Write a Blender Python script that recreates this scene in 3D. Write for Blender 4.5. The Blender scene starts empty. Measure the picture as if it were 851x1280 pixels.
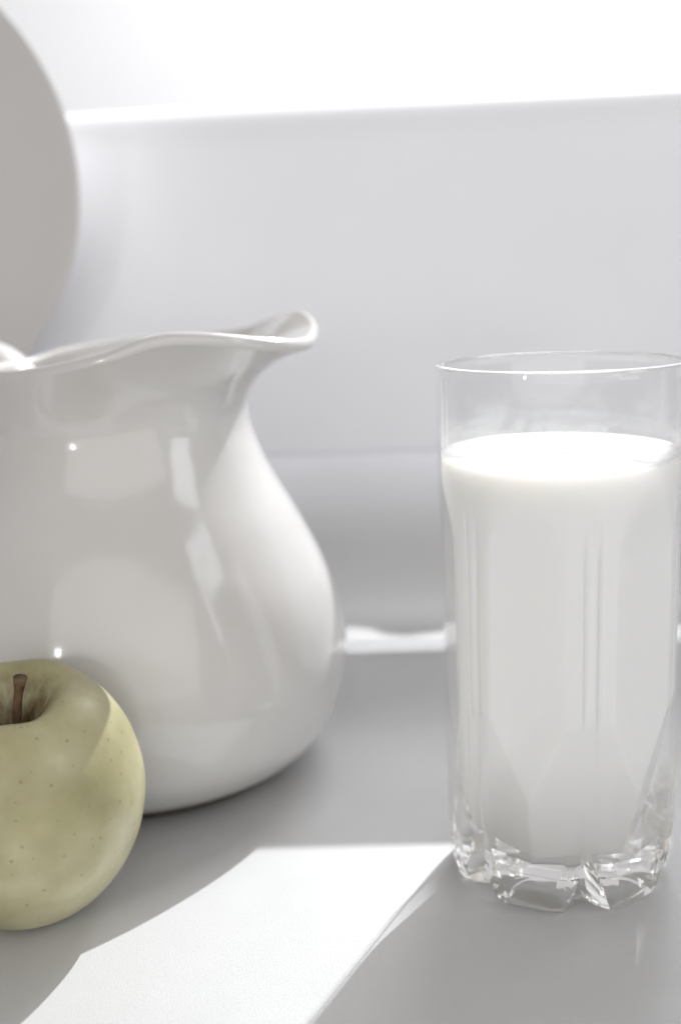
import bpy, bmesh, math, random
from mathutils import Vector, Matrix
import numpy as np

random.seed(4)
scn = bpy.context.scene
C = scn.collection
R = math.radians

# ------------------------------------------------------------------ camera
cam_d = bpy.data.cameras.new('camera')
cam = bpy.data.objects.new('camera', cam_d); C.objects.link(cam)
cam_d.sensor_fit = 'VERTICAL'; cam_d.sensor_height = 36.0
cam_d.lens = 36.0 * 1442 / 1280
cam_d.clip_start = 0.01; cam_d.clip_end = 50
PITCH, ROLL = R(11.8), R(2.0)
cam.matrix_world = (Matrix.Translation((0, 0, .183)) @ Matrix.Rotation(R(90) - PITCH, 4, 'X')
                    @ Matrix.Rotation(-ROLL, 4, 'Z'))
cam_d.dof.use_dof = True
cam_d.dof.focus_distance = .316
cam_d.dof.aperture_fstop = 40.56 / 6.6
scn.camera = cam

# ------------------------------------------------------------------ world and lamps
w = bpy.data.worlds.new('World'); scn.world = w; w.use_nodes = True
bg = w.node_tree.nodes['Background']
bg.inputs[0].default_value = (1.0, .962, .93, 1); bg.inputs[1].default_value = .285


def look(o, target):
    o.rotation_euler = (Vector(target) - o.location).to_track_quat('-Z', 'Y').to_euler()


def area(name, loc, target, sx, sy, watts, col):
    d = bpy.data.lights.new(name, 'AREA'); d.shape = 'RECTANGLE'; d.size = sx; d.size_y = sy
    d.energy = watts; d.color = col
    o = bpy.data.objects.new(name, d); C.objects.link(o); o.location = loc; look(o, target)
    return o


sun_d = bpy.data.lights.new('sunbeam_lamp', 'SPOT')
sun_d.energy = 162; sun_d.color = (.965, .985, 1.0); sun_d.shadow_soft_size = .0075
sun_d.spot_size = R(50); sun_d.spot_blend = .3
sun_d.cycles.is_caustics_light = True
sun = bpy.data.objects.new('sunbeam_lamp', sun_d); C.objects.link(sun)
sun.location = (.625, 1.53, 1.185); look(sun, (0, .33, .03))

area('window_lamp', (.70, -.02, .50), (-.05, .42, .08), .26, .5, 1.0, (.95, .98, 1.0))
area('front_fill_lamp', (.10, -1.7, .80), (0, .5, .12), 3.4, 1.9, 14.5, (1.0, .988, .975))  # broad fill added behind the camera to lift wall, jug and milk
area('glint_lamp', (-.42, -.22, .21), (-.08, .42, .09), .03, .12, .3, (1.0, .99, .97))  # narrow unseen lamp added to put glints on the jug glaze
area('sky_window_lamp', (.50, .95, 1.10), (0, .42, .05),   .8, .5, 3.0, (.96, .985, 1.0))
area('backdrop_lamp', (.55, 1.25, 1.15), (.45, 1.6, .3), .9, .3, 12.5, (.97, .985, 1.0))

scn.view_settings.view_transform = 'Standard'
scn.view_settings.look = 'None'
scn.view_settings.exposure = 0.34
scn.view_settings.gamma = 1.0
scn.cycles.use_denoising = True
scn.cycles.use_adaptive_sampling = True
scn.cycles.adaptive_threshold = .012
scn.cycles.max_bounces = 24
scn.cycles.transparent_max_bounces = 24
scn.cycles.transmission_bounces = 20
scn.cycles.glossy_bounces = 10
scn.cycles.diffuse_bounces = 10
scn.cycles.sample_clamp_indirect = 4.0
scn.cycles.blur_glossy = 0.5
scn.cycles.caustics_reflective = True
scn.cycles.caustics_refractive = True


# ------------------------------------------------------------------ helpers
def mat(name):
    m = bpy.data.materials.new(name); m.use_nodes = True
    nt = m.node_tree
    return m, nt, nt.nodes['Principled BSDF'], nt.nodes['Material Output']


def N(nt, kind, **inp):
    n = nt.nodes.new(kind)
    for k, v in inp.items():
        n.inputs[k.replace('_', ' ')].default_value = v
    return n


def ramp(nt, fac, stops):
    r = nt.nodes.new('ShaderNodeValToRGB')
    e = r.color_ramp.elements
    while len(e) < len(stops):
        e.new(.5)
    for q, (p, c) in zip(e, stops):
        q.position = p; q.color = c if len(c) == 4 else (*c, 1)
    nt.links.new(fac, r.inputs[0])
    return r


def bump(nt, bsdf, height, strength, dist):
    b = nt.nodes.new('ShaderNodeBump'); b.inputs['Strength'].default_value = strength
    b.inputs['Distance'].default_value = dist
    nt.links.new(height, b.inputs['Height']); nt.links.new(b.outputs[0], bsdf.inputs['Normal'])
    return b


def mesh_obj(name, verts, faces, m, parent=None, smooth=True):
    me = bpy.data.meshes.new(name)
    me.from_pydata([tuple(map(float, v)) for v in verts], [], faces); me.update()
    bm = bmesh.new(); bm.from_mesh(me)
    bmesh.ops.recalc_face_normals(bm, faces=bm.faces)
    bm.to_mesh(me); bm.free()
    if smooth:
        me.polygons.foreach_set('use_smooth', [True] * len(me.polygons))
    o = bpy.data.objects.new(name, me); C.objects.link(o)
    me.materials.append(m)
    if parent:
        o.parent = parent
    return o


def rings(rows, close_u=True):
    """rows: list of rings (n,3) -> verts, faces; a ring of one point is a pole"""
    verts, faces, idx = [], [], []
    for r in rows:
        idx.append(list(range(len(verts), len(verts) + len(r)))); verts += list(r)
    for a, b in zip(idx[:-1], idx[1:]):
        n = max(len(a), len(b))
        for i in range(n):
            j = (i + 1) % n
            if len(a) == 1:
                faces.append((a[0], b[j], b[i]))
            elif len(b) == 1:
                faces.append((a[i], a[j], b[0]))
            else:
                faces.append((a[i], a[j], b[j], b[i]))
    return verts, faces


def box(name, x0, x1, y0, y1, z0, z1, m, parent=None, bev=0, seg=4):
    bm = bmesh.new(); bmesh.ops.create_cube(bm, size=1)
    bmesh.ops.scale(bm, vec=(x1 - x0, y1 - y0, z1 - z0), verts=bm.verts)
    bmesh.ops.translate(bm, vec=((x0 + x1) / 2, (y0 + y1) / 2, (z0 + z1) / 2), verts=bm.verts)
    if bev:
        bmesh.ops.bevel(bm, geom=bm.edges[:], offset=bev, segments=seg, profile=.5, affect='EDGES')
    me = bpy.data.meshes.new(name); bm.to_mesh(me); bm.free()
    if bev:
        me.polygons.foreach_set('use_smooth', [True] * len(me.polygons))
        me.set_sharp_from_angle(angle=R(35))
    o = bpy.data.objects.new(name, me); C.objects.link(o); me.materials.append(m)
    if parent:
        o.parent = parent
    return o


def thing(name, loc, label, cat):
    o = bpy.data.objects.new(name, None); C.objects.link(o); o.location = loc
    o.empty_display_size = .02
    o['label'] = label; o['category'] = cat
    return o


def spline(pts, n):
    """Catmull-Rom through pts -> n points"""
    p = np.array(pts, float)
    p = np.vstack([2 * p[0] - p[1], p, 2 * p[-1] - p[-2]])
    m = len(p) - 3
    out = []
    for t in np.linspace(0, m - 1e-9, n):
        k = int(t); u = t - k
        a, b, c, d = p[k:k + 4]
        out.append(.5 * (2 * b + (c - a) * u + (2 * a - 5 * b + 4 * c - d) * u * u + (3 * b - a - 3 * c + d) * u ** 3))
    return np.array(out)


# ------------------------------------------------------------------ materials
# table: white satin laminate with a fine leathery grain
m_table, nt, b, _ = mat('white_table')
b.inputs['Roughness'].default_value = .285
tc = nt.nodes.new('ShaderNodeTexCoord')
n1 = N(nt, 'ShaderNodeTexNoise', Scale=1900., Detail=3., Roughness=.6)
n2 = N(nt, 'ShaderNodeTexNoise', Scale=9., Detail=4., Roughness=.6)
n3 = N(nt, 'ShaderNodeTexVoronoi', Scale=60.)
for n in (n1, n2, n3):
    nt.links.new(tc.outputs['Object'], n.inputs['Vector'])
r1 = ramp(nt, n2.outputs['Fac'], [(.3, (.54, .54, .544)), (.7, (.61, .608, .612))])
r3 = ramp(nt, n3.outputs['Distance'], [(.010, (.15, .09, .05)), (.018, (1, 1, 1))])
n4 = N(nt, 'ShaderNodeTexNoise', Scale=23., Detail=1.)
nt.links.new(tc.outputs['Object'], n4.inputs['Vector'])
r4 = ramp(nt, n4.outputs['Fac'], [(.53, (1, 1, 1)), (.56, (0, 0, 0))])
mx0 = nt.nodes.new('ShaderNodeMix'); mx0.data_type = 'RGBA'; mx0.blend_type = 'LIGHTEN'; mx0.inputs[0].default_value = 1
nt.links.new(r3.outputs[0], mx0.inputs[6]); nt.links.new(r4.outputs[0], mx0.inputs[7])
mx = nt.nodes.new('ShaderNodeMix'); mx.data_type = 'RGBA'; mx.blend_type = 'MULTIPLY'; mx.inputs[0].default_value = 1
nt.links.new(r1.outputs[0], mx.inputs[6]); nt.links.new(mx0.outputs[2], mx.inputs[7])
rg = ramp(nt, n1.outputs['Fac'], [(.35, (.93, .93, .93)), (.65, (1, 1, 1))])
mg = nt.nodes.new('ShaderNodeMix'); mg.data_type = 'RGBA'; mg.blend_type = 'MULTIPLY'; mg.inputs[0].default_value = 1
nt.links.new(mx.outputs[2], mg.inputs[6]); nt.links.new(rg.outputs[0], mg.inputs[7])
nt.links.new(mg.outputs[2], b.inputs['Base Color'])
bump(nt, b, n1.outputs['Fac'], .35, .0004)

# painted plaster for the low wall and the bright backdrop
def paint(name, col, rough, sc):
    m, nt, b, _ = mat(name)
    b.inputs['Roughness'].default_value = rough
    tc = nt.nodes.new('ShaderNodeTexCoord')
    n = N(nt, 'ShaderNodeTexNoise', Scale=sc, Detail=5., Roughness=.55)
    nt.links.new(tc.outputs['Object'], n.inputs['Vector'])
    r = ramp(nt, n.outputs['Fac'], [(.3, tuple(c * .965 for c in col)), (.7, col)])
    nt.links.new(r.outputs[0], b.inputs['Base Color'])
    n2 = N(nt, 'ShaderNodeTexNoise', Scale=sc * 40, Detail=3.)
    nt.links.new(tc.outputs['Object'], n2.inputs['Vector'])
    bump(nt, b, n2.outputs['Fac'], .15, .0006)
    return m


m_wall = paint('white_wall_paint', (.868, .87, .912), .55, 8)
m_shade = paint('shade_grey_paint', (.47, .465, .465), .6, 8)  # darker grey puts the shade below the board into the colour
m_back = paint('white_backdrop_paint', (.84, .84, .85), .7, 3)
m_dish = paint('grey_stoneware', (.56, .545, .53), .6, 10)

# jug glaze
m_jug, nt, b, _ = mat('white_glaze')
tc = nt.nodes.new('ShaderNodeTexCoord')
n = N(nt, 'ShaderNodeTexNoise', Scale=18., Detail=3.)
nt.links.new(tc.outputs['Object'], n.inputs['Vector'])
r = ramp(nt, n.outputs['Fac'], [(.35, (.615, .598, .582)), (.65, (.645, .632, .619))])
nt.links.new(r.outputs[0], b.inputs['Base Color'])
b.inputs['Roughness'].default_value = .14
b.inputs['IOR'].default_value = 1.5
b.inputs['Coat Weight'].default_value = .6
b.inputs['Coat Roughness'].default_value = .06
b.inputs['Coat IOR'].default_value = 1.5
n2 = N(nt, 'ShaderNodeTexNoise', Scale=55., Detail=2.)
nt.links.new(tc.outputs['Object'], n2.inputs['Vector'])
bb = bump(nt, b, n2.outputs['Fac'], .12, .0012)
nt.links.new(bb.outputs[0], b.inputs['Coat Normal'])

m_foot, nt, b, _ = mat('unglazed_clay')
b.inputs['Base Color'].default_value = (.10, .07, .05, 1); b.inputs['Roughness'].default_value = .9

# glass: bends part of the light, lets part straight through (thin pressed wall), mirrors by Fresnel
m_glass, nt, b, out = mat('clear_glass')
nt.nodes.remove(b)
fr = N(nt, 'ShaderNodeFresnel', IOR=1.5)
gl = N(nt, 'ShaderNodeBsdfGlossy', Roughness=0.0); gl.inputs['Color'].default_value = (1, 1, 1, 1)
rf = N(nt, 'ShaderNodeBsdfRefraction', Roughness=0.0, IOR=1.5); rf.inputs['Color'].default_value = (.955, .945, .93, 1)
tr = nt.nodes.new('ShaderNodeBsdfTransparent'); tr.inputs['Color'].default_value = (.99, .993, .992, 1)
tc = nt.nodes.new('ShaderNodeTexCoord'); sx = nt.nodes.new('ShaderNodeSeparateXYZ')
nt.links.new(tc.outputs['Object'], sx.inputs[0])
mr = nt.nodes.new('ShaderNodeMapRange'); mr.inputs[1].default_value = 0; mr.inputs[2].default_value = .16
nt.links.new(sx.outputs['Z'], mr.inputs[0])
kr = ramp(nt, mr.outputs[0], [(.07, (0,) * 3), (.13, (.45,) * 3), (.30, (1,) * 3), (.965, (1,) * 3), (.975, (.1,) * 3)])
geo = nt.nodes.new('ShaderNodeNewGeometry')
ior = nt.nodes.new('ShaderNodeMapRange'); ior.inputs[3].default_value = 1.5; ior.inputs[4].default_value = 1 / 1.5
nt.links.new(geo.outputs['Backfacing'], ior.inputs[0])
fr2 = nt.nodes.new('ShaderNodeFresnel'); nt.links.new(ior.outputs[0], fr2.inputs['IOR'])
ma = nt.nodes.new('ShaderNodeMixShader'); mb = nt.nodes.new('ShaderNodeMixShader'); mc = nt.nodes.new('ShaderNodeMixShader')
nt.links.new(fr.outputs[0], ma.inputs[0]); nt.links.new(rf.outputs[0], ma.inputs[1]); nt.links.new(gl.outputs[0], ma.inputs[2])
nt.links.new(fr2.outputs[0], mb.inputs[0]); nt.links.new(tr.outputs[0], mb.inputs[1]); nt.links.new(gl.outputs[0], mb.inputs[2])
nt.links.new(kr.outputs[0], mc.inputs[0]); nt.links.new(ma.outputs[0], mc.inputs[1]); nt.links.new(mb.outputs[0], mc.inputs[2])
# thin milk film left on the wall just above the surface
fz = nt.nodes.new('ShaderNodeMapRange'); fz.inputs[1].default_value = .1295; fz.inputs[2].default_value = .1440
fz.inputs[3].default_value = .26; fz.inputs[4].default_value = 0
nt.links.new(sx.outputs['Z'], fz.inputs[0])
fm = nt.nodes.new('ShaderNodeMapping'); fm.inputs['Scale'].default_value = (1, 1, 2.6)
nt.links.new(tc.outputs['Object'], fm.inputs['Vector'])
fn = N(nt, 'ShaderNodeTexNoise', Scale=48., Detail=4., Distortion=1.2); nt.links.new(fm.outputs[0], fn.inputs['Vector'])
frp = ramp(nt, fn.outputs['Fac'], [(.42, (0, 0, 0)), (.62, (1, 1, 1))])
fl = nt.nodes.new('ShaderNodeMath'); fl.operation = 'MULTIPLY'
nt.links.new(fz.outputs[0], fl.inputs[0]); nt.links.new(frp.outputs[0], fl.inputs[1])
lo = nt.nodes.new('ShaderNodeMath'); lo.operation = 'GREATER_THAN'; lo.inputs[1].default_value = .1295
nt.links.new(sx.outputs['Z'], lo.inputs[0])
fl2 = nt.nodes.new('ShaderNodeMath'); fl2.operation = 'MULTIPLY'
nt.links.new(fl.outputs[0], fl2.inputs[0]); nt.links.new(lo.outputs[0], fl2.inputs[1])
df = nt.nodes.new('ShaderNodeBsdfDiffuse'); df.inputs['Color'].default_value = (.92, .92, .91, 1)
md = nt.nodes.new('ShaderNodeMixShader')
nt.links.new(fl2.outputs[0], md.inputs[0]); nt.links.new(mc.outputs[0], md.inputs[1]); nt.links.new(df.outputs[0], md.inputs[2])
nt.links.new(md.outputs[0], out.inputs['Surface'])

# milk
m_milk, nt, b, _ = mat('milk')
b.inputs['Base Color'].default_value = (.965, .97, .972, 1)
b.inputs['Roughness'].default_value = .25
b.inputs['Subsurface Weight'].default_value = 1.0
b.inputs['Subsurface Radius'].default_value = (1.0, .9, .75)
b.inputs['Subsurface Scale'].default_value = .0055
b.inputs['IOR'].default_value = 1.35

# apple skin
m_apple, nt, b, _ = mat('apple_skin')
tc = nt.nodes.new('ShaderNodeTexCoord')
n = N(nt, 'ShaderNodeTexNoise', Scale=28., Detail=4., Roughness=.55)
nt.links.new(tc.outputs['Object'], n.inputs['Vector'])
r = ramp(nt, n.outputs['Fac'], [(.25, (.27, .245, .11)), (.50, (.42, .39, .22)), (.75, (.64, .61, .42))])
v = N(nt, 'ShaderNodeTexVoronoi', Scale=250., Randomness=1.)
nt.links.new(tc.outputs['Object'], v.inputs['Vector'])
rv = ramp(nt, v.outputs['Distance'], [(.045, (.5, .42, .28)), (.16, (1, 1, 1))])
mx = nt.nodes.new('ShaderNodeMix'); mx.data_type = 'RGBA'; mx.blend_type = 'MULTIPLY'; mx.inputs[0].default_value = .65
nt.links.new(r.outputs[0], mx.inputs[6]); nt.links.new(rv.outputs[0], mx.inputs[7])
# russet in the stem hollow (vertex attribute 'hollow' with streaks)
at = nt.nodes.new('ShaderNodeAttribute'); at.attribute_name = 'hollow'
mp = nt.nodes.new('ShaderNodeMapping'); mp.inputs['Scale'].default_value = (1, 1, .12)
nt.links.new(tc.outputs['Object'], mp.inputs['Vector'])
ns = N(nt, 'ShaderNodeTexNoise', Scale=420., Detail=3.)
nt.links.new(mp.outputs[0], ns.inputs['Vector'])
rs = ramp(nt, ns.outputs['Fac'], [(.35, (.25, .25, .25)), (.65, (1, 1, 1))])
ml = nt.nodes.new('ShaderNodeMath'); ml.operation = 'MULTIPLY'
nt.links.new(at.outputs['Fac'], ml.inputs[0]); nt.links.new(rs.outputs[0], ml.inputs[1])
mx2 = nt.nodes.new('ShaderNodeMix'); mx2.data_type = 'RGBA'
mx2.inputs[7].default_value = (.09, .045, .015, 1)
nt.links.new(ml.outputs[0], mx2.inputs[0]); nt.links.new(mx.outputs[2], mx2.inputs[6])
nt.links.new(mx2.outputs[2], b.inputs['Base Color'])
b.inputs['Roughness'].default_value = .44
b.inputs['Subsurface Weight'].default_value = .15
b.inputs['Subsurface Radius'].default_value = (1, .8, .3)
b.inputs['Subsurface Scale'].default_value = .004
n5 = N(nt, 'ShaderNodeTexNoise', Scale=120., Detail=3.)
nt.links.new(tc.outputs['Object'], n5.inputs['Vector'])
bump(nt, b, n5.outputs['Fac'], .25, .0010)
b.inputs['Coat Weight'].default_value = .35; b.inputs['Coat Roughness'].default_value = .28

m_stem, nt, b, _ = mat('apple_stem')
tc = nt.nodes.new('ShaderNodeTexCoord')
n = N(nt, 'ShaderNodeTexNoise', Scale=260., Detail=3.)
nt.links.new(tc.outputs['Object'], n.inputs['Vector'])
r = ramp(nt, n.outputs['Fac'], [(.35, (.05, .022, .015)), (.65, (.16, .10, .05))])
nt.links.new(r.outputs[0], b.inputs['Base Color']); b.inputs['Roughness'].default_value = .7
bump(nt, b, n.outputs['Fac'], .6, .001)

# ------------------------------------------------------------------ setting
t = box('table_top', -1.2, 1.2, -.35, .95, -.03, 0, m_table, bev=.004)
t['kind'] = 'structure'

W0 = .600
HT, HB, RO = .2700, .0880, .030
# low board whose top edge is rolled back; a gap stays open under it
pr = [(W0 + .003 - .003 * math.sin(a_), HB + .003 - .003 * math.cos(a_)) for a_ in np.linspace(0, math.pi / 2, 16)]
pr += [(W0 + RO - RO * math.cos(a_), HT - RO + RO * math.sin(a_)) for a_ in np.linspace(0, math.pi / 2, 12)]
pr += [(W0 + .038, HT), (W0 + .044, HT - .003), (W0 + .046, HT - .012), (W0 + .022, HT - .036), (W0 + .015, HT - .06), (W0 + .0155, HB + .002)]


def extrude_x(name, prof, xs, m, dz=None):
    n = len(prof)
    vv = [(x_, y_, z_ + (dz(x_, z_) if dz else 0)) for x_ in xs for y_, z_ in prof]
    ff = [(k * n + i, k * n + (i + 1) % n, (k + 1) * n + (i + 1) % n, (k + 1) * n + i) for k in range(len(xs) - 1) for i in range(n)]
    ff += [tuple(range(n)), tuple(range((len(xs) - 1) * n, len(xs) * n))]
    o = mesh_obj(name, vv, ff, m)
    o.data.set_sharp_from_angle(angle=R(40))
    return o


wl = extrude_x('wall_panel', pr, [-.9, -.3, 0, .3, .9], m_wall, lambda x_, z_: .022 * x_ * (z_ > .15))
wl['kind'] = 'structure'
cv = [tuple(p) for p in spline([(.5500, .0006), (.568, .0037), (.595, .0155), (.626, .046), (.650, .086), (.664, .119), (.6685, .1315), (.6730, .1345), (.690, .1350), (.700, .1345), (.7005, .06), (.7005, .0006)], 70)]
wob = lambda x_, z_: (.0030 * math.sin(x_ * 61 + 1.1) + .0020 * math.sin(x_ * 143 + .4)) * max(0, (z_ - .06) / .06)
wb = extrude_x('shade_cove', cv, list(np.linspace(-.9, .9, 181)), m_shade, wob)  # added cove, shaped to leave a dark band and an uneven light streak
wb['kind'] = 'structure'
wj = box('shade_post', .240, .55, W0 + .020, W0 + .06, .0005, .80, m_wall, bev=.004)  # unseen upright added to keep the sunbeam off the table at right
wj['kind'] = 'structure'
bk = box('backdrop_wall', -1.6, 1.9, 1.6, 1.63, -.03, .78, m_back)
bk['kind'] = 'structure'

# ------------------------------------------------------------------ round dish behind the jug
dish = thing('round_dish', (-.2315, .565, 0), 'large round matte grey dish standing upright behind the white jug', 'dish')
DR, DZ = .1150, .228
prof = [(0, .001), (.05, .001), (.075, .0015), (.092, .0025), (.103, .004), (DR - .003, .0055), (DR, .0048),
        (DR - .004, .0015), (.100, -.003), (.086, -.007), (.07, -.010), (.04, -.011), (0, -.011)]
pp = spline(prof, 60)
rows = []
nn = 128
for rr, dd in pp:
    if rr < 1e-5:
        rows.append([(0, -dd, DZ)])
    else:
        rows.append([(rr * math.cos(a), -dd, DZ + rr * math.sin(a)) for a in np.linspace(0, 2 * math.pi, nn, endpoint=False)])
vv, ff = rings(rows)
mesh_obj('plate', vv, ff, m_dish, dish)
# pedestal that carries the plate, and its foot
st = spline([(.010, .006), (.0075, .03), (.007, .07), (.009, .105), (.012, .125)], 24)
rows = [[(r_ * math.cos(a), .012 + r_ * .6 * math.sin(a), z_) for a in np.linspace(0, 2 * math.pi, 24, endpoint=False)] for r_, z_ in st]
vv, ff = rings(rows); mesh_obj('stem', vv, ff, m_dish, dish)
ft = spline([(0, .0), (.045, 0), (.047, .003), (.03, .007), (.012, .010), (0, .010)], 30)
rows = [[(max(r_, 1e-4) * math.cos(a), .012 + max(r_, 1e-4) * .38 * math.sin(a), z_ + .0005) for a in np.linspace(0, 2 * math.pi, 48, endpoint=False)] for r_, z_ in ft]
vv, ff = rings(rows); mesh_obj('foot', vv, ff, m_dish, dish)

# ------------------------------------------------------------------ jug
JX, JY = -.0800, .4230
jug = thing('milk_jug', (JX, JY, 0), 'white glazed ceramic jug with wavy rim and wide pouring lip', 'jug')
PS = R(-25)                       # direction of the pouring lip
TH = .0045
# centre-line of the wall below the neck (radius, height)
low = spline([(0, .0062), (.030, .0062), (.054, .0056), (.0605, .0072), (.0675, .0125), (.0740, .0225), (.0782, .040),
              (.0772, .0545), (.0725, .072), (.0625, .093), (.0520, .112), (.0468, .1250)], 110)
low[:, 0] = np.maximum(low[:, 0], 0)
ZN, RN = low[-1][1], low[-1][0]


def interp_even(x, xs, ys):
    # smooth (cosine-free) cubic through tabulated points, periodic-even
    xs = np.array(xs); ys = np.array(ys)
    h = np.diff(xs); d = np.diff(ys) / h
    mm = np.zeros(len(xs))
    for i in range(1, len(xs) - 1):
        mm[i] = 0 if d[i - 1] * d[i] <= 0 else 2 * d[i - 1] * d[i] / (d[i - 1] + d[i])
    k = np.clip(np.searchsorted(xs, x) - 1, 0, len(xs) - 2)
    u = (x - xs[k]) / h[k]
    return ((2 * u ** 3 - 3 * u ** 2 + 1) * ys[k] + (u ** 3 - 2 * u ** 2 + u) * h[k] * mm[k]
            + (-2 * u ** 3 + 3 * u ** 2) * ys[k + 1] + (u ** 3 - u ** 2) * h[k] * mm[k + 1])


def rim(phi):
    ps = abs((math.degrees(phi - PS) + 180) % 360 - 180)
    sg = (math.degrees(phi - PS) + 180) % 360 - 180
    far = max(0., min(1., sg / 30.)) * max(0., min(1., (180 - sg) / 30.))
    z = interp_even(ps, [0, 38, 46, 55, 67, 82, 105, 180], [.1590, .1636, .1622, .1588, .1560, .1535, .1520, .1515])
    z2 = interp_even(ps, [0, 34, 48, 62, 90, 120, 137, 160, 180], [.1590, .1668, .1640, .1602, .1582, .1572, .1556, .1540, .1515])
    r_ = interp_even(ps, [0, 20, 38, 58, 88, 130, 180], [.0745, .0720, .0655, .0585, .0515, .0475, .0455])
    z = z + (z2 - z) * far
    return float(r_), float(z), ps


NPH = 192
phis = np.linspace(0, 2 * math.pi, NPH, endpoint=False)
NUP = 40
grid = []                                     # grid[row][col] -> point
for rr, zz in low[1:]:
    grid.append([(rr * math.cos(p), rr * math.sin(p), zz) for p in phis])
for k in range(1, NUP + 1):
    row = []
    for p in phis:
        rr, zr, ps = rim(p)
        u = k / NUP
        spout = max(0, 1 - ps / 75.)
        pw = 2.1 + .9 * spout
        sl = (low[-1][0] - low[-4][0]) / (low[-1][1] - low[-4][1])
        H = zr - ZN
        # start tangent to the shoulder, end at the rim radius
        r_ = RN + sl * H * (u - 1.0 * u ** 2 + 0 * u) * (1 - u) + (rr - RN) * u ** pw
        z_ = ZN + H * (u * (1 + .16 * spout) - .16 * spout * u ** 3)
        row.append((r_ * math.cos(p), r_ * math.sin(p), z_))
    grid.append(row)
G = np.array(grid)                            # rows, cols, 3
# light smoothing where shoulder and rim meet
for _ in range(10):
    a0, a1 = len(low) - 14, len(low) + 8
    G[a0:a1] = .5 * G[a0:a1] + .25 * (G[a0 - 1:a1 - 1] + G[a0 + 1:a1 + 1])
du = np.gradient(G, axis=0)
dv = np.roll(G, -1, 1) - np.roll(G, 1, 1)
nrm = np.cross(dv, du); nrm /= np.linalg.norm(nrm, axis=2, keepdims=True) + 1e-12
tan = du / (np.linalg.norm(du, axis=2, keepdims=True) + 1e-12)
tk = np.full(len(G), TH / 2)
outer, inner = G + nrm * tk[:, None, None], G - nrm * tk[:, None, None]
rows = [[(0, 0, low[0][1] - TH / 2)]] + [list(r_) for r_ in outer]
for al in np.linspace(0, math.pi, 9)[1:-1]:
    bead = 1.12
    rows.append(list(G[-1] + TH / 2 * bead * (math.cos(al) * nrm[-1] + math.sin(al) * tan[-1])))
rows += [list(r_) for r_ in inner[::-1]] + [[(0, 0, low[0][1] + TH / 2)]]
vv, ff = rings(rows)
mesh_obj('body', vv, ff, m_jug, jug)
rows = []
for rr, zz in [(.048, .0055), (.0485, .0004), (.0505, 0), (.0535, 0), (.0552, .0006), (.0558, .0050), (.0558, .0062), (.048, .0062), (.048, .0055)]:
    rows.append([(rr * math.cos(p), rr * math.sin(p), zz + .0002) for p in phis[::2]])
vv, ff = rings(rows); mesh_obj('foot_ring', vv, ff, m_foot, jug)


def sweep(path, radii, name, m, parent, nseg=32, side=None):
    path = np.array(path); rows = []
    for i, p in enumerate(path):
        t_ = path[min(i + 1, len(path) - 1)] - path[max(i - 1, 0)]; t_ /= np.linalg.norm(t_)
        s_ = np.array(side, float); s_ -= t_ * s_.dot(t_); s_ /= np.linalg.norm(s_)
        q_ = np.cross(t_, s_)
        a_, b_ = radii[i]
        rows.append([p + a_ * math.cos(x) * s_ + b_ * math.sin(x) * q_ for x in np.linspace(0, 2 * math.pi, nseg, endpoint=False)])
    rows = [[path[0]]] + rows + [[path[-1]]]
    vv, ff = rings(rows)
    return mesh_obj(name, vv, ff, m, parent)


HA = PS + math.pi
hd = np.array([math.cos(HA), math.sin(HA), 0]); side = np.array([-math.sin(HA), math.cos(HA), 0])
hp = spline([(.0450, .1460), (.0500, .1525), (.0590, .1560), (.072, .1555), (.088, .1450), (.0985, .122), (.1000, .095), (.0925, .068), (.0820, .052), (.0740, .044)], 60)
path = [hd * r_ + np.array([0, 0, z_]) for r_, z_ in hp]
rad = []
for i in range(60):
    u = i / 59
    e = 1 + .35 * max(0, 1 - u / .12) ** 2 + .45 * max(0, (u - .86) / .14) ** 2
    rad.append((.0090 * e, .0056 * e))
sweep(path, rad, 'handle', m_jug, jug, side=side)

# ------------------------------------------------------------------ glass of milk
GX, GY = .0640, .3300
HG = .1560
glass = thing('drinking_glass', (GX, GY, 0), 'clear tall fluted glass tumbler with cut base, holding milk', 'glass')
view_a = math.atan2(-GY, -GX)                 # direction from the glass to the camera
RIB0 = view_a + R(15)
NT = 960
th = np.linspace(0, 2 * math.pi, NT, endpoint=False)
rel = (th - RIB0 + math.pi / 6) % (math.pi / 3) - math.pi / 6      # angle from the nearest rib


def sstep(x, a, b_):
    u = np.clip((x - a) / (b_ - a), 0, 1); return u * u * (3 - 2 * u)


def r_out(z):
    R0 = .0342 + (.0356 - .0342) * (z / HG) ** .9
    ar = np.abs(rel)
    pc = math.pi / 6 - ar                                   # angle from the middle of a panel
    f = .0019 * (1 - sstep(z, .106, .127))
    r_ = np.minimum(R0, (R0 - f) / np.cos(pc))
    arc = ar * .0335
    # shallow groove each side of a rib
    r_ = r_ + (1 - sstep(z, .104, .122)) * (.0008 * np.exp(-(arc / .0010) ** 2) - .0006 * np.exp(-((arc - .0022) / .0007) ** 2))
    # leaf shaped cuts low on the ribs, then the star shaped foot
    cut = np.clip(.10 * (.040 - z) - .32 * arc, 0, .0016)
    hw = .0078 * np.clip(1 - z / .0200, 0.001, 1)
    notch = np.minimum(.0110 * np.maximum(0, 1 - arc / hw), .0075) * (z < .02)
    # foot: flat faced blocks standing a little proud, chamfered at the table
    r_ = np.where(z < .0125, np.minimum(R0 + .0004, (R0 - .0022) / np.cos(pc)), r_)
    r_ = r_ - .0012 * np.clip((.0022 - z) / .0022, 0, 1)
    return r_ - cut - notch


def ring_at(r_, z):
    return np.stack([r_ * np.cos(th), r_ * np.sin(th), np.full(NT, z)], 1)


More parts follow.
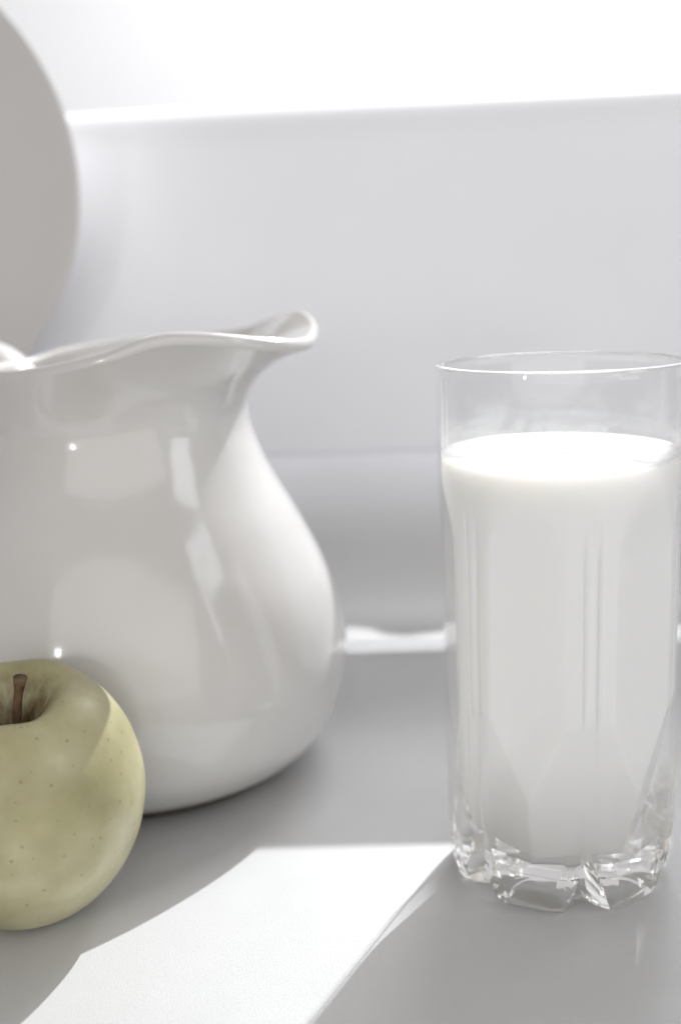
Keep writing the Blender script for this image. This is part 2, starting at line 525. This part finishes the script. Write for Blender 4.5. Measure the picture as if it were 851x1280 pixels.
zs = np.concatenate([np.linspace(.0012, .0225, 64), np.linspace(.0232, .056, 40), np.linspace(.058, .106, 14), np.linspace(.108, .124, 10), np.linspace(.126, HG - .0012, 14)])
rows = []
rb = r_out(.0)
rows.append([(0, 0, .0030)])
for s in (.3, .55, .72):
    rows.append(ring_at(rb * s, .0030 - .0010 * (s > .7)))
rows.append(ring_at(rb * .80, .0006)); rows.append(ring_at(rb - .0022, .0003)); rows.append(ring_at(rb - .0010, .0004))
for z in zs:
    rows.append(ring_at(r_out(z), z))
RT = .0356
tw = .0011
for al in np.linspace(0, math.pi, 9)[1:]:
    rows.append(ring_at(np.full(NT, RT - tw + tw * math.cos(al)), HG - .0012 + tw * math.sin(al)))


def r_in(z, rl):
    ar = np.abs(rl)
    R0 = .0342 + (.0356 - .0342) * (z / HG) ** .9
    f = .0019 * (1 - sstep(z, .106, .127))
    base = np.minimum(R0 - .0013, (R0 - f - .0011) / np.cos(math.pi / 6 - ar))
    arc = ar * .0335
    base = base - (1 - sstep(z, .100, .118)) * (.0011 * np.exp(-((arc - .0019) / .00055) ** 2))
    D = .0322 - .235 * (.055 - z)                            # slanted facets below each rib
    return np.minimum(base, D / np.cos(ar))


zin = np.concatenate([np.linspace(HG - .003, .128, 12), np.linspace(.127, .060, 24), np.linspace(.0585, .0148, 56)])
n_out = len(rows)
for zz in zin:
    rows.append(ring_at(r_in(zz, rel), zz))
for sc_, zz in ((.975, .0141), (.93, .0137), (.8, .0134), (.5, .0133), (.2, .0133)):
    rows.append(ring_at(r_in(.0148, rel) * sc_, zz))
rows.append([(0, 0, .0133)])
vv, ff = rings(rows)
tb = mesh_obj('tumbler', vv, ff, m_glass, glass)
tb.data.set_sharp_from_angle(angle=R(24))
tb.cycles.is_caustics_caster = True
t.cycles.is_caustics_receiver = True

MZ = .1290
milk = thing('milk', (GX, GY, 0), 'white milk filling the clear tumbler four fifths full', 'milk')
ov = .00025
nm = 540
am = np.linspace(0, 2 * math.pi, nm, endpoint=False)
rl = (am - RIB0 + math.pi / 6) % (math.pi / 3) - math.pi / 6
mring = lambda r_, z_: np.stack([r_ * np.cos(am), r_ * np.sin(am), np.full(nm, z_)], 1)
rows = [[(0, 0, .0133 - ov)]]
rbm = r_in(.0148, rl)
for sc_, zz in ((.2, .0133), (.5, .0133), (.8, .0134), (.93, .0137), (.975, .0141)):
    rows.append(mring(rbm * sc_ + ov * .5, zz - ov))
for zz in zin[::-1]:
    if zz < MZ + .0008:
        rows.append(mring(r_in(zz, rl) + ov, zz))
rM = r_in(MZ, rl)
for dr, dz in [(.0002, .0013), (-.0004, .0007), (-.0010, .0003), (-.002, .0001), (-.004, 0), (-.012, 0)]:
    rows.append(mring(rM + dr, MZ + dz))
rows.append([(0, 0, MZ)])
vv, ff = rings(rows)
mk = mesh_obj('liquid', vv, ff, m_milk, milk)


# ------------------------------------------------------------------ apple
AX, AY = -.0957, .3185
apple = thing('apple', (AX, AY, 0), 'pale yellow green apple with short brown stem beside the jug', 'apple')
ap = spline([(0, .0500), (.0025, .0504), (.0060, .0542), (.0096, .0612), (.0138, .0662), (.0190, .0680), (.0250, .0656),
             (.0305, .0600), (.0348, .0515), (.0371, .0415), (.0372, .0330), (.0350, .0230), (.0308, .0140), (.0255, .0068), (.0205, .0022), (.0160, .0002),
             (.012, .0012), (.007, .0052), (.003, .0078), (0, .0083)], 110)
rows, hol = [], []
na = 144
for i, (rr, zz) in enumerate(ap * np.array([.950, 1.0])):
    if i in (0, len(ap) - 1):
        rows.append([(0, 0, zz)]); hol.append(1.0 if i == 0 else 0.); continue
    ring = []
    for a in np.linspace(0, 2 * math.pi, na, endpoint=False):
        up = max(0, min(1, (zz - .03) / .04)); dn = max(0, min(1, (.03 - zz) / .03))
        lobe = 1 + .018 * math.cos(5 * a + .8) * dn + .006 * math.cos(5 * a + .4) * up + .014 * math.cos(2 * a + 1.0) + .008 * math.sin(3 * a)
        k = max(rr, .0002) * lobe
        zz2 = zz + (.0006 * math.cos(5 * a + .4) + .0012 * math.cos(a - 2.2)) * up * min(1, rr / .014)
        zz2 += .0006 * (1 + math.cos(5 * a + .8)) * dn * min(1, rr / .01) * (1 if zz < .004 else .4)
        ring.append((k * math.cos(a), k * math.sin(a), zz2))
        hol.append(max(0, min(1, (.0170 - rr) / .0100)) if (zz > .05 and i < 40) else 0.)
    rows.append(ring)
vv, ff = rings(rows)
sk = mesh_obj('skin', vv, ff, m_apple, apple)
at = sk.data.attributes.new('hollow', 'FLOAT', 'POINT')
at.data.foreach_set('value', hol)
apple.rotation_euler = (R(9), 0, 0); apple.location.z = .0025
sp = spline([(.0014, 0, .049), (.0018, 0, .057), (.0028, .0003, .0650), (.0046, .0003, .0730)], 16)
rad = [(.0014 + .00035 * max(0, (i - 11) / 4) ** 2 * 2.2, .0013 + .00035 * max(0, (i - 11) / 4) ** 2 * 2) for i in range(16)]
sweep([np.array(p) for p in sp], rad, 'stem', m_stem, apple, nseg=12, side=(0, 1, 0))
